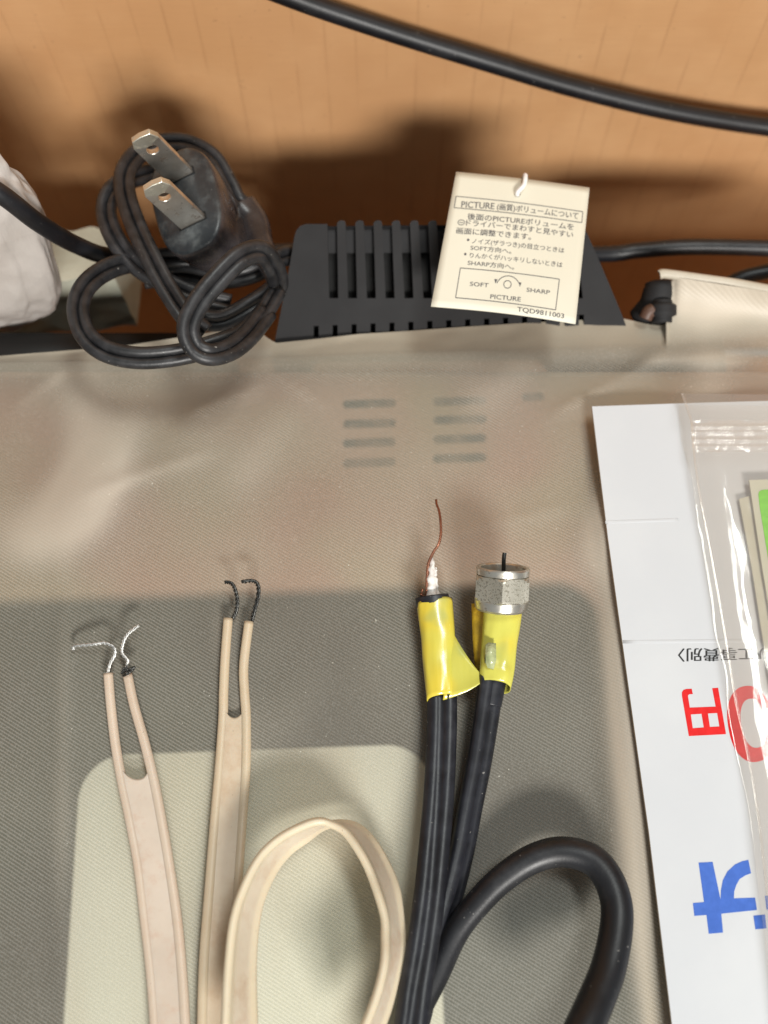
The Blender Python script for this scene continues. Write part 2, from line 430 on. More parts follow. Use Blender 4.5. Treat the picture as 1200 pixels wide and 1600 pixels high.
# hump
pA = Vector((0, 121.5, -3)); pB = Vector((0, 146, 9.7)); hd = (pB-pA).normalized(); hn = Vector((0, -hd.z, hd.y))
def hp(px, py, off=0): return atP(px, py, pA+hn*off, hn)
out = [(424, 560), (432, 520), (440, 480), (449, 435), (456, 395), (460, 370), (463, 360), (469, 353), (478, 350)]
slots = []
x = 512.5
out += [(511, 350)]
prev = None
for i in range(14):
    a = 512.5+28.5*i; bq = a+15; k = -.012*i
    sk = i*0.9       # lean of the slots towards the right
    out += [(a-1, 349-k*10), (a+2+sk, 466), (bq+1+sk, 466), (bq-1, 349)]
    if i < 13: out += [(bq+1.5, 345.5), (bq+6.5, 344), (bq+11.5, 345.5)]
out += [(905, 347), (911, 352), (918, 366), (940, 416), (962, 468), (974, 497), (996, 560)]
loops = [[hp(*p) for p in out]]
for i in range(15):
    a = 490+29.6*i; yb = 528-i*2.2; yt = 509-i*1.25
    loops.append([hp(a, yt), hp(a+8, yt), hp(a+8, yt+18), hp(a, yt+18)])
bm = bmesh.new(); prism(bm, loops, -hn*1.6)
# sloped recess panel behind the upper slot ends
prism(bm, [[hp(470, 354, -1.7), hp(908, 351, -1.7), hp(914, 393, -2.0), hp(470, 396, -2.0)]], -hn*.8)
# side skirt
rim = [hp(*p) for p in out if p[1] < 346 or p[0] < 480 or p[0] > 903]
rim = [hp(424, 560), hp(432, 520), hp(440, 480), hp(449, 435), hp(456, 395), hp(460, 370), hp(464, 359), hp(471, 353.5)] + [hp(905, 349), hp(911, 354), hp(918, 367), hp(940, 416), hp(962, 468), hp(974, 497), hp(996, 560)]
low = [Vector((p.x, max(p.y, 119)+1.5, -60)) for p in rim]
va = [bm.verts.new(p-hn*.3) for p in rim]; vb = [bm.verts.new(p) for p in low]
for i in range(len(rim)-1): bm.faces.new((va[i], va[i+1], vb[i+1], vb[i]))
fix(bm)
hump = sharp(link('vented_hump', bm, M_blackp, tv), 30)
bv = hump.modifiers.new('bevel', 'BEVEL'); bv.width = .00018; bv.segments = 2; bv.limit_method = 'ANGLE'; bv.angle_limit = math.radians(50)
bm = bmesh.new(); prism(bm, [[hp(450, 540, -4), hp(474, 372, -4), hp(904, 372, -4), hp(965, 540, -4)]], -hn*1)
link('vent_interior', bm, M_inside, hump, smooth=False)
hump.children[0].matrix_parent_inverse = Matrix.Identity(4)
# dark back wall hidden below: parented under hump

# ------------------------------------------------------------------ sheer cover
crease = [(-900, 575), (0, 567), (350, 564), (600, 554), (880, 549), (1050, 541), (1200, 530), (2100, 500)]
far = [(-900, 575), (0, 556), (190, 541), (300, 524), (395, 508), (420, 530), (432, 536), (500, 529), (560, 522), (640, 517), (720, 511), (800, 506), (880, 501), (975, 498), (1010, 506), (1030, 508), (1046, 504), (1051, 492), (1047, 466), (1041, 430), (1100, 436), (1200, 452), (1500, 500), (2100, 530)]
xs = sorted(set([-900+25*i for i in range(37)] + list(range(0, 1250, 8)) + [1041, 1043, 1044, 1046, 1048, 1250, 1300, 1400, 1600, 1900, 2100]))
def farf(x):
    if x <= 1040: return lerp_tab([p for p in far if p[0] <= 1010]+[(1030, 509), (1040, 507)], x)
    if x < 1050: return 507+(432-507)*sm(1040, 1050, x)
    return lerp_tab([(1050, 432), (1100, 440), (1200, 456), (1500, 500), (2100, 530)], x)
def coverz(px, py):
    p = at(px, py, 0); x, y = p.x, p.y
    z = .8*noise.noise(Vector((x/26, y/30, .3)))+.45*noise.noise(Vector((x/12, y/19, 4.1)))
    # a few long soft folds
    def fold(x0, y0, x1, y1, w, h):
        a = Vector((x0, y0)); d = Vector((x1-x0, y1-y0)); L = d.length; d /= L; q = Vector((px, py))-a
        t = q.dot(d)/L; s = q.x*-d.y+q.y*d.x
        tt = max(0, min(1, t)); e = sm(-.15, .2, t)*(1-sm(.7, 1.1, t))
        return h*e*math.exp(-(s/w)**2)
    z += fold(120, 560, 150, 900, 60, 1.6)+fold(0, 880, 260, 640, 55, 1.6)+fold(330, 560, 180, 760, 30, -.6)
    z += fold(900, 900, 1150, 540, 50, 1.6)+fold(960, 800, 1010, 1700, 36, 2.2)+fold(500, 560, 340, 800, 40, .7)
    z += fold(860, 560, 700, 640, 30, .5)+fold(390, 1250, 330, 880, 22, .5)+fold(720, 1300, 800, 900, 30, .45)
    z += fold(290, 650, 430, 596, 9, .5)+fold(140, 770, 340, 705, 11, .6)+fold(660, 850, 900, 790, 12, .45)+fold(860, 650, 1040, 556, 10, .7)+fold(20, 640, 110, 575, 10, .5)+fold(420, 585, 520, 640, 8, .4)
    z += fold(100, 880, 92, 1700, 16, .5)+fold(1000, 560, 1200, 560, 14, .9)
    
    return z
bm = bmesh.new(); cols = []; lay = bm.verts.layers.float.new('layers')     # the doubled hem strip behind the edge is opaque
for x in xs:
    yc = lerp_tab(crease, x); yf = farf(x); col = []
    rows = [2300, 2100, 1900, 1800, 1700]+[1650-10*i for i in range(300) if 1650-10*i > yc+6]
    for y in rows: col.append(bm.verts.new(at(x, y, coverz(x, y))))
    cols.append((x, yc, yf, col))
L = min(len(c[3]) for c in cols)
newcols = []
NR = 112
for (x, yc, yf, col) in cols:
    for v in col: bm.verts.remove(v)
    c2 = []
    for k in range(NR+1):
        t = k/NR; y = (2300-(2300-1650)*(t/.1)) if t < .1 else 1650+(yc-1650)*((t-.1)/.9)
        c2.append(bm.verts.new(at(x, y, coverz(x, y))))
    zc = coverz(x, yc)
    for k in range(1, 11):
        t = k/10; y = yc+(yf-yc)*t
        if x > 1040: z = zc+(-1.0*t+7.5*t*t)*sm(1036, 1060, x)
        else: z = zc+(-1.3*math.sin(t*3.14*.5)*1.0-.4*t)
        z += .35*noise.noise(Vector((x/40, t*2, 9)))*t
        c2.append(bm.verts.new(at(x, y, z)))
    for k, v in enumerate(c2): v[lay] = sm(NR-5, NR+3, k)
    newcols.append(c2)
for a, b_ in zip(newcols, newcols[1:]):
    for k in range(len(a)-1): bm.faces.new((a[k], b_[k], b_[k+1], a[k+1]))
fix(bm)
cover = thing('dust_cover', (0, 60, 0), 'sheer taupe cloth cover stretched over the television under all the cables', 'cover')
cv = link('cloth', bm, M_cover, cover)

bm = bmesh.new()
hem = [at(x, y, z) for x, y, z in ((1031, 429, 6.0), (1041, 428, 6.2), (1100, 436, 6.3), (1150, 443, 6.3), (1200, 452, 6.3), (1300, 470, 6), (1500, 505, 5.5))]
path = [Vector(p) for p in cr(hem, 8)]
sweep(bm, path, [(1.1*math.cos(a*math.pi/6), .8*math.sin(a*math.pi/6)) for a in range(12)], viewside(path))
M_hem = simple('hem_cloth', (.42, .37, .29), (.47, .42, .34), .5, 80, .3, .0002, bsc=1500)
link('hem', bm, M_hem, cover)

# ------------------------------------------------------------------ foam things on the left
bm = bmesh.new(); bmesh.ops.create_icosphere(bm, subdivisions=6, radius=1)
for v in bm.verts:
    q = v.co.copy(); q = Vector((math.copysign(abs(q.x)**.7, q.x), math.copysign(abs(q.y)**.8, q.y), math.copysign(abs(q.z)**.6, q.z)))
    n = noise.noise(v.co*2.6)*.07+noise.noise(v.co*7)*.022
    v.co = Vector((q.x*26, q.y*8, q.z*34))*(1+n)
bmesh.ops.rotate(bm, verts=bm.verts, matrix=Matrix.Rotation(math.radians(9), 3, 'Y'))
c0 = atY(-112, 374, 134); bmesh.ops.translate(bm, verts=bm.verts, vec=c0)
tag(link('foam_bundle', bm, M_wrap), 'crinkled pinkish white foam wrapped bundle at the left picture edge', 'packing bundle')
bm = bmesh.new()
q0 = atY(-40, 436, 147); q1 = atY(180, 436, 147); q2 = atY(214, 509, 144); q3 = atY(-60, 530, 144)
cube = bmesh.ops.create_grid(bm, x_segments=30, y_segments=16, size=1)
for v in bm.verts:
    u, w = (v.co.x+1)/2, (v.co.y+1)/2
    top = q0.lerp(q1, u); bot = q3.lerp(q2, u); v.co = bot.lerp(top, w)+Vector((0, -1.0*noise.noise(Vector((u*7, w*5, 1))), .8*noise.noise(Vector((u*5, 2, 1)))*w))
ge = bmesh.ops.extrude_face_region(bm, geom=list(bm.faces))
for v in ge['geom']:
    if isinstance(v, bmesh.types.BMVert): v.co += Vector((0, 16, -1))
fix(bm)
tag(sharp(link('foam_block', bm, M_foam), 60), 'pale greenish foam block low behind the looped power cord', 'foam block')

# ------------------------------------------------------------------ background cables
def cable(name, pts, r, mat, label, parent=None, cat='cable'):
    bm = bmesh.new(); tube(bm, pts, r, 18, 12); o = link(name, bm, mat, parent)
    if parent is None: tag(o, label, cat)
    return o
cable('black_cable', [atD(120, -260, 190), atD(280, -80, 225), atD(440, -10, 237), atD(600, 46, 246), atD(760, 96, 254), atD(900, 138, 261), atD(1050, 174, 267), atD(1210, 200, 272), atD(1400, 220, 274)], 2.35, M_rubber,
      'thick black cable crossing the top right in front of the bright cardboard')
cable('black_cable', [atD(-120, 240, 200), atD(-10, 296, 203), atD(60, 348, 216), atD(120, 383, 232), atD(180, 402, 240), atD(300, 408, 252), atD(450, 392, 268), atD(700, 392, 268), atD(930, 397, 256), atD(1000, 391, 254), atD(1080, 386, 253), atD(1200, 388, 254), atD(1350, 396, 254)], 2.0, M_rubber,
      'long black cable running behind the plug and the television hump')
cable('black_cable', [atD(1110, 470, 262), atD(1150, 438, 260), atD(1200, 424, 259), atD(1300, 405, 258)], 1.9, M_rubber,
      'short black cable end rising above the hemmed cover corner at the right edge')

# small black connector near the hem
cn = thing('cable_connector', at(1025, 500, -4), 'small black cable connector half hidden by the hemmed cover corner', 'connector')
bm = bmesh.new(); tube(bm, [atD(1000, 500, 246), atD(1022, 478, 243), atD(1030, 455, 242), atD(1030, 442, 242)], lambda t: 3.2+.6*math.sin(t*3), 16, 8)
link('connector_body', bm, M_blackp, cn)
bm = bmesh.new(); tube(bm, [atD(1034, 505, 240), atD(1034, 470, 240)], lambda t: 2.4+(1.0 if .3 < t < .8 else 0), 16, 12); link('collar', bm, M_blackp, cn)
bm = bmesh.new(); tube(bm, [atD(1008, 498, 239.5), atD(1013, 488, 239), atD(1020, 484, 239)], 1.6, 12, 6)
link('brown_insert', bm, simple('brown_phenolic', (.07, .035, .022), (.09, .045, .03), .5), cn)

# ------------------------------------------------------------------ power plug
def cv_(x, y, z): return rt*x+up*y-fw*z        # camera-like axes (right, up, towards viewer)
n_ = cv_(-.33, .21, .92).normalized(); a_ = cv_(.27, -.915, .305); a_ = (a_-n_*a_.dot(n_)).normalized(); b__ = n_.cross(a_).normalized()
if b__.dot(rt) < 0: b__ = -b__
PC = atD(288, 312, 229)
plug = thing('power_plug', PC, 'dusty black two pin power plug tied with its own looped cord', 'power plug')
def superell(ra, rb, e, N=40):
    return [(math.copysign(abs(math.cos(t))**e*ra, math.cos(t)), math.copysign(abs(math.sin(t))**e*rb, math.sin(t))) for t in [2*math.pi*k/N for k in range(N)]]
bm = bmesh.new()
secs = [(0, 13.0, 7.6), (.35, 13.5, 8.1), (.0, 13.5, 8.1)]
rings = []
prof = [(.0, 12.6, 7.3, 0, 0), (-.5, 13.3, 8.0, 0, 0), (-1.6, 13.6, 8.3, 0, 0), (-6, 13.4, 8.0, .2, .2), (-10, 12.6, 7.3, .8, .6), (-14, 11, 6.6, 2.0, 1.0), (-17.5, 8.2, 5.6, 4.0, 1.6), (-20, 5.5, 4.6, 6.2, 2.2), (-22, 4.6, 3.6, 7.6, 2.6)]
for (d, ra, rb, sa, sb) in prof:
    rings.append([bm.verts.new(PC+n_*d+a_*(x+sa)+b__*(y+sb)) for x, y in superell(ra, rb, .72)])
f0 = bm.faces.new(rings[0])
for A_, B_ in zip(rings, rings[1:]):
    for k in range(40): bm.faces.new((A_[k], A_[(k+1) % 40], B_[(k+1) % 40], B_[k]))
bm.faces.new(list(reversed(rings[-1])))
fix(bm)
bm.faces.ensure_lookup_table()
for f in bm.faces:
    f.material_index = 0 if abs((f.calc_center_median()-PC).dot(n_)) < .6 else 1
pb = link('plug_body', bm, [M_plug, M_plugside], plug); sharp(pb, 50)
# oval maker's mark rim on the side
bm = bmesh.new(); mc = PC-n_*6.5+b__*8.15+a_*1.0
tube(bm, [mc+n_*(3*math.cos(t))+a_*(4.6*math.sin(t))-b__*(.0+.45*abs(math.sin(t))**2) for t in [2*math.pi*k/20 for k in range(21)]], .22, 8, 3)
for dx, dy in ((-.9, -1.4), (.1, -.6), (.9, .5), (-.4, 1.2), (.4, 2.0)):
    q = mc+n_*dx+a_*dy; tube(bm, [q-n_*.5, q+n_*.5+a_*.4], .2, 6, 2)
link('side_emblem', bm, M_plugside, pb).matrix_parent_inverse = Matrix.Identity(4)
for sgn in (-1, 1):
    base = PC+a_*(6.2*sgn)+b__*.6
    def bp(l, w, th=0): return base+n_*l+b__*w+a_*th
    outl = [(-.5, -3.1), (-.5, 3.1), (14.6, 3.1), (16.6, 2.2), (16.9, 0), (16.6, -2.2), (14.6, -3.1)]
    hole = [(12.0+1.35*math.cos(t), 1.35*math.sin(t)) for t in [2*math.pi*k/18 for k in range(18)]]
    bm = bmesh.new(); prism(bm, [[bp(l, w, -.7) for l, w in outl], [bp(l, w, -.7) for l, w in hole]], a_*1.4)
    fix(bm)
    for f in bm.faces:
        if (f.calc_center_median()-base).dot(n_) > 14.4: f.material_index = 1
    o = sharp(link('blade', bm, [M_blade, M_bladetip], plug), 30)
    bvm = o.modifiers.new('bevel', 'BEVEL'); bvm.width = .00015; bvm.segments = 2; bvm.limit_method = 'ANGLE'
    bm = bmesh.new(); q = [bp(.15, -3.5, -.95), bp(.15, 3.5, -.95), bp(.15, 3.5, .95), bp(.15, -3.5, .95)]
    # dark moulded slit the blade comes out of
    prism(bm, [q], -n_*.3); link('blade_slit', fix(bm), M_inside, pb, smooth=False).matrix_parent_inverse = Matrix.Identity(4)
# cord, z = pixel coords of the 2.5x crop with origin (0,180)
def zc(pts): return [atD(x/2.5, 180+y/2.5, d) for x, y, d in pts]
bm = bmesh.new(); R_, SP = 1.22, 2.35
twin(bm, zc([(1000, 470, 246), (980, 380, 243), (925, 330, 240), (890, 260, 240), (830, 165, 241), (730, 112, 242), (620, 112, 242), (540, 150, 240), (490, 220, 236), (490, 310, 232), (530, 430, 228), (590, 560, 224), (655, 680, 222), (730, 790, 221), (800, 850, 222)]), R_, SP, twist=lambda t: .35*math.sin(t*6)+.2)
twin(bm, zc([(900, 480, 247), (760, 260, 250), (640, 225, 248), (520, 245, 243), (440, 295, 238), (415, 380, 235), (455, 490, 232), (540, 590, 231), (650, 655, 231), (780, 710, 231), (900, 740, 232)]), R_, SP, twist=lambda t: .3*math.sin(t*5))
twin(bm, zc([(1100, 600, 244), (980, 575, 242), (860, 565, 240), (700, 558, 238), (560, 565, 234), (430, 598, 229), (340, 662, 224), (305, 750, 220), (330, 850, 217), (410, 920, 216), (540, 948, 216), (700, 935, 217), (850, 895, 219), (950, 850, 222), (1030, 770, 226), (1080, 690, 230)]), R_, SP, twist=lambda t: -.3+.5*math.sin(t*4))
twin(bm, zc([(790, 800, 228), (870, 800, 229), (970, 750, 230), (1060, 690, 232), (1085, 655, 231), (1065, 590, 224), (1020, 535, 218), (940, 555, 214), (850, 640, 212), (770, 740, 211), (735, 830, 211), (760, 905, 212), (820, 935, 213), (900, 915, 216), (970, 860, 220), (1040, 770, 226)]), R_+.12, SP, twist=lambda t: .5*math.sin(t*5+1))
twin(bm, zc([(560, 640, 238), (700, 620, 239), (850, 640, 239), (980, 620, 239), (1090, 560, 241), (1140, 545, 245)]), R_, SP)
link('cord', bm, M_cord, plug)
bm = bmesh.new()
tube(bm, zc([(940, 380, 244), (985, 430, 243), (1010, 500, 240), (1050, 580, 236), (1075, 640, 233), (1098, 660, 231)]), lambda t: 3.6*(1-t)+1.3, 16, 8); link('strain_relief', bm, M_plugside, plug)

# ------------------------------------------------------------------ paper tag
K2 = 1200/350
def z2(x, y): return (650+x/K2, 240+y/K2)
quad = [(215, 97), (930, 182), (855, 912), (80, 818)]       # TL TR BR BL
Dq = [233, 234, 223, 222]
T3 = [atD(*z2(*q), d) for q, d in zip(quad, Dq)]
def bil(u, v, off=0):                                       # v down
    top = T3[0].lerp(T3[1], u); bot = T3[3].lerp(T3[2], u); p = top.lerp(bot, v)
    nn = (T3[3]-T3[0]).cross(T3[1]-T3[0]).normalized()
    if nn.dot(eye-p) < 0: nn = -nn
    p = p+nn*(off+.9*math.sin(u*3.14)*(.4+.6*v)-.8*v*v*0)
    return p
def bil2(u, v):
    x = (1-v)*((1-u)*quad[0][0]+u*quad[1][0])+v*((1-u)*quad[3][0]+u*quad[2][0])
    y = (1-v)*((1-u)*quad[0][1]+u*quad[1][1])+v*((1-u)*quad[3][1]+u*quad[2][1]); return x, y
def inv(x, y):
    u = v = .5
    for _ in range(12):
        fx, fy = bil2(u, v); e = 1e-4
        ax, ay = bil2(u+e, v); bx_, by = bil2(u, v+e)
        a, c, b_, d = (ax-fx)/e, (ay-fy)/e, (bx_-fx)/e, (by-fy)/e
        det = a*d-b_*c; rx, ry = x-fx, y-fy
        u += (d*rx-b_*ry)/det; v += (-c*rx+a*ry)/det
    return u, v
def tagpt(x, y, off=.0): 
    u, v = inv(x, y); return bil(u, v, off)
tg = thing('paper_tag', T3[3], 'cream square paper instruction tag on a string hanging before the black slotted hump', 'tag')
bm = bmesh.new(); N = 20
hu, hv = inv(551, 232); hr = .024
gv = [[[bm.verts.new(bil(i/N, j/N, o)) for j in range(N+1)] for i in range(N+1)] for o in (0, -.25)]
hi, hj = int(hu*N), int(hv*N)
for i in range(N):
    for j in range(N):
        if (i, j) == (hi, hj): continue
        for s_, g_ in enumerate(gv): bm.faces.new((g_[i][j], g_[i+1][j], g_[i+1][j+1], g_[i][j+1]))
for k in range(N):
    for i0, j0, i1, j1 in ((k, 0, k+1, 0), (k, N, k+1, N), (0, k, 0, k+1), (N, k, N, k+1)):
        bm.faces.new((gv[0][i0][j0], gv[0][i1][j1], gv[1][i1][j1], gv[1][i0][j0]))
# punched round hole: ring of faces inside the one left-out cell
cellc = ((hi+.5)/N, (hj+.5)/N)
for s_ in (0, 1):
    o = (0, -.25)[s_]; corners = [gv[s_][hi][hj], gv[s_][hi+1][hj], gv[s_][hi+1][hj+1], gv[s_][hi][hj+1]]
    ring = [bm.verts.new(bil(cellc[0]+.0215*math.cos(t), cellc[1]+.0215*math.sin(t), o)) for t in [math.radians(225+30*k) for k in range(12)]]
    for c in range(4):
        for k in range(3): bm.faces.new((corners[c], ring[(c*3+k+1) % 12], ring[c*3+k]))
        bm.faces.new((corners[c], corners[(c+1) % 4], ring[(c*3+3) % 12]))
card = link('card', fix(bm), M_tagc, tg)

def text_faces(s, bold=0.0):
    cu = bpy.data.curves.new('t', 'FONT'); cu.body = s; cu.size = 1; cu.offset = bold; cu.resolution_u = 3
    o = bpy.data.objects.new('t', cu); C.collection.objects.link(o)
    bpy.context.view_layer.update()
    me = bpy.data.meshes.new_from_object(o.evaluated_get(bpy.context.evaluated_depsgraph_get()))
    bpy.data.objects.remove(o); V = [v.co.copy() for v in me.vertices]; F = [tuple(p.vertices) for p in me.polygons]
    bpy.data.meshes.remove(me); bpy.data.curves.remove(cu); return V, F
def put_text(bm, s, fn, bold=0.0, hgt=None):
    """fn(u,v) maps text box (u 0..1 along, v in units of cap height, up) to a point"""
    V, F = text_faces(s)
    x0 = min(v.x for v in V); x1 = max(v.x for v in V)
    n = (eye-fn(.5, 0)).normalized()
    if abs(n.z) > .9: n = Vector((0, 0, 1))
    for k, du in enumerate((0,) if bold == 0 else (0, bold, -bold)):
        nv = [bm.verts.new(fn((v.x-x0+du)/(x1-x0), v.y/.73)+n*(.008*k)) for v in V]
        for f in F:
            try: bm.faces.new([nv[i] for i in f])
            except ValueError: pass
bm = bmesh.new()
def tline(s, xa, ya, xb, yb, h, bold=0.0):
    dx, dy = -135/721, 1.0
    put_text(bm, s, lambda u, v: tagpt(xa+(xb-xa)*u+.10*h*v, ya+(yb-ya)*u-h*v, .05), bold)
def tpoly(pts, w=3):
    for (x0, y0), (x1, y1) in zip(pts, pts[1:]):
        L_ = math.hypot(x1-x0, y1-y0); nx_, ny_ = -(y1-y0)/L_*w/2, (x1-x0)/L_*w/2; m_ = max(1, int(L_/40))
        for k in range(m_):
            a, c = k/m_, (k+1)/m_; A_ = (x0+(x1-x0)*a, y0+(y1-y0)*a); B_ = (x0+(x1-x0)*c, y0+(y1-y0)*c)
            bm.faces.new([bm.verts.new(tagpt(*q, .06)) for q in ((A_[0]+nx_, A_[1]+ny_), (B_[0]+nx_, B_[1]+ny_), (B_[0]-nx_, B_[1]-ny_), (A_[0]-nx_, A_[1]-ny_))])
tpoly([(213, 235), (893, 318), (887, 378), (203, 298), (213, 235)], 4)
tline('PICTURE', 240, 297, 415, 311, 36, .012)
tline('(画質)ボリュームについて', 430, 311, 866, 358, 30, .012)
tline('後面のPICTUREボリュームを', 272, 362, 842, 418, 28, .010)
tline('ドライバーでまわすと見やすい', 265, 396, 838, 460, 27, .008)
tline('画面に調整できます。', 213, 437, 610, 477, 27, .010)
tline('ノイズ(ザラつき)の目立つときは', 296, 494, 790, 544, 23, .004)
tline('SOFT方向へ。', 288, 529, 505, 553, 22, .006)
tline('りんかくがハッキリしないときは', 284, 570, 780, 621, 23, .004)
tline('SHARP方向へ。', 273, 609, 520, 637, 22, .006)
tpoly([(235, 625), (765, 685), (745, 845), (210, 780), (235, 625)], 4)
tline('SOFT', 285, 720, 383, 731, 22, .008); tline('SHARP', 587, 754, 712, 766, 22, .008)
tline('PICTURE', 393, 790, 555, 806, 24, .008); tline('TQD9811003', 537, 857, 790, 887, 25, .008)
tpoly([(485+20*math.cos(t), 717+20*math.sin(t)) for t in [2*math.pi*k/20 for k in range(21)]], 4)
tpoly([(487+65*math.cos(t), 738+66*math.sin(t)) for t in [math.radians(205+k*12) for k in range(12)]], 4)
for tri in ([(415, 688), (432, 690), (420, 712)], [(545, 706), (560, 708), (551, 730)]):
    bm.faces.new([bm.verts.new(tagpt(*q, .07)) for q in tri])
tpoly([(240+18*math.cos(t), 380+14*math.sin(t)) for t in [2*math.pi*k/16 for k in range(17)]], 3.5); tpoly([(229, 379), (251, 381)], 3.5)
for q in ((276, 476), (261, 552)):
    bm.faces.new([bm.verts.new(tagpt(q[0]+7*math.cos(t), q[1]+7*math.sin(t), .06)) for t in [2*math.pi*k/10 for k in range(10)]])
pr = link('printed_text', bm, M_inkb, tg, smooth=False)
bm = bmesh.new()
hp3 = tagpt(*bil2(*cellc))
tube(bm, [hp3-(eye-hp3).normalized()*3+up*2, hp3-(eye-hp3).normalized()*.6, hp3+(eye-hp3).normalized()*.9+up*.5, tagpt(570, 190, 1.0), tagpt(578, 150, 1.0), tagpt(580, 126, .3), tagpt(582, 110, -3), tagpt(560, 130, -8)], .55, 10, 8)
link('string', bm, M_string, tg)

# ------------------------------------------------------------------ twin leads
def ridge_attr(o, fn):
    at_ = o.data.attributes.new('ridge', 'FLOAT', 'POINT')
    for i, v in enumerate(o.data.vertices): at_.data[i].value = fn(i, v.co)
def twin_lead(name, left, right, ustart, mat, label, wires):
    """left/right: rows (px,py,z) of ridge centre lines; web joins them from ustart rows on"""
    t = thing(name, at(*left[-1]), label, 'cable')
    bm = bmesh.new(); flags = {}
    hug = lambda p: at(p[0], p[1], coverz(p[0], p[1])*.7+p[2]-.75)
    Lp = cr([hug(p) for p in left], 12); Rp = cr([hug(p) for p in right], 12)
    nv0 = 0
    for P_ in (Lp, Rp):
        sd = viewside(P_)
        sweep(bm, P_, circ(.68, 16, .98), sd)
    bm.verts.ensure_lookup_table(); nr = len(bm.verts)
    i0 = ustart*12; M_ = len(Lp)-1; NU = 14; top = []; bot = []
    for j in range(NU+1):
        u = j/NU; w = abs(2*u-1)
        ct, cb = [], []
        start = i0-7*(1-math.sqrt(max(0, 1-w**2.2)))*1.0
        for k in range(41):
            s_ = start+(M_-start)*(k/40)**1.3; ii = min(int(s_), M_-1); fr = s_-ii
            a = Vector(Lp[ii]).lerp(Vector(Lp[ii+1]), fr); c = Vector(Rp[ii]).lerp(Vector(Rp[ii+1]), fr)
            p = a.lerp(c, u); nn = Vector((0, 0, 1))
            ct.append(bm.verts.new(p+nn*.42)); cb.append(bm.verts.new(p-nn*.42))
        top.append(ct); bot.append(cb)
    for j in range(NU):
        for k in range(40):
            bm.faces.new((top[j][k], top[j+1][k], top[j+1][k+1], top[j][k+1])); bm.faces.new((bot[j][k], bot[j][k+1], bot[j+1][k+1], bot[j+1][k]))
        bm.faces.new((top[j][0], bot[j][0], bot[j+1][0], top[j+1][0]))
    fix(bm); o = link('ribbon', bm, mat, t); ridge_attr(o, lambda i, c: 1.0 if i < nr else 0.0)
    for name_, m_, lst in wires:
        bm = bmesh.new()
        for pts, r in lst:
            P_ = cr([at(p[0], p[1], p[2]-.75*(1-i_/len(pts))) for i_, p in enumerate(pts)], 10)
            for ph in (0, 2.1, 4.2):
                Q = [(Vector(p)+Vector((math.cos(i*.55+ph), math.sin(i*.55+ph)*.6, math.sin(i*.55+ph)))*r*.75) for i, p in enumerate(P_)]
                tube(bm, Q, r*.62, 6, 1)
        link(name_, bm, m_, t)
    return t
K6 = 1200/350
def z6(x, y, z): return (90+x/K6, 880+y/K6, z)
twin_lead('twin_lead', [(169, 1052, 3.0), (173, 1100, 2.6), (180, 1160, 2.2), (190, 1218, 2.0), (203, 1280, 2.0), (216, 1350, 2), (227, 1440, 2.2), (237, 1530, 2.6), (243, 1620, 3), (248, 1750, 4)],
          [(199, 1053, 2.2), (209, 1100, 2.2), (226, 1160, 2.1), (240, 1218, 2.0), (253, 1285, 2.0), (264, 1350, 2), (277, 1440, 2.2), (285, 1530, 2.6), (290, 1620, 3), (296, 1750, 4)], 3, M_lead1,
          'pinkish flat twin lead with split stripped end, leftmost of the three pale ribbons',
          [('bare_wire', M_tinned, [([z6(265, 600, 3.0), z6(280, 540, 3.4), z6(305, 490, 3.8), z6(300, 450, 4.2), z6(250, 428, 4.4), z6(190, 435, 4.0), z6(110, 442, 3.2), z6(86, 448, 2.4), z6(85, 460, 2.0)], .29)]),
           ('bare_wire', M_tinned, [([z6(372, 600, 2.6), z6(370, 550, 3.2), z6(375, 520, 3.6), z6(345, 480, 4.0), z6(350, 430, 4.4), z6(375, 380, 4.6), z6(435, 332, 4.0)], .29)]),
           ('wire_knot', M_darkwire, [([z6(342, 588, 3), z6(362, 575, 3.6), z6(385, 568, 4), z6(412, 556, 3.5)], .26), ([z6(352, 602, 3), z6(375, 590, 4.2), z6(395, 575, 3.6), z6(405, 566, 3)], .26), ([z6(345, 575, 3.6), z6(368, 560, 4.0), z6(382, 592, 3.4)], .24)])])
twin_lead('twin_lead', [(356.5, 966, 3.2), (352, 1026, 2.6), (349.5, 1080, 2.2), (348.5, 1122, 2), (343, 1200, 2.2), (336, 1281, 2.4), (327, 1394, 2.6), (319, 1500, 2.8), (316, 1610, 3), (314, 1750, 3.5)],
          [(389, 971, 3.2), (381, 1038, 2.6), (382, 1080, 2.2), (384.5, 1122, 2), (384, 1200, 2.0), (378, 1281, 1.6), (370, 1394, 1.4), (363, 1500, 1.4), (362, 1610, 1.6), (362, 1750, 2)], 3, M_lead2,
          'yellowed flat twin lead with two dark hooked wires, partly behind the ribbon loop',
          [('bare_wire', M_darkwire, [([z6(935, 300, 3.2), z6(955, 260, 3.6), z6(962, 200, 4.2), z6(950, 140, 4.8), z6(930, 108, 5), z6(900, 102, 4.8)], .34)]),
           ('bare_wire', M_darkwire, [([z6(1040, 312, 3.2), z6(1052, 260, 3.6), z6(1075, 170, 4.4), z6(1070, 112, 5), z6(1040, 95, 5.2), z6(990, 100, 5)], .36)])])
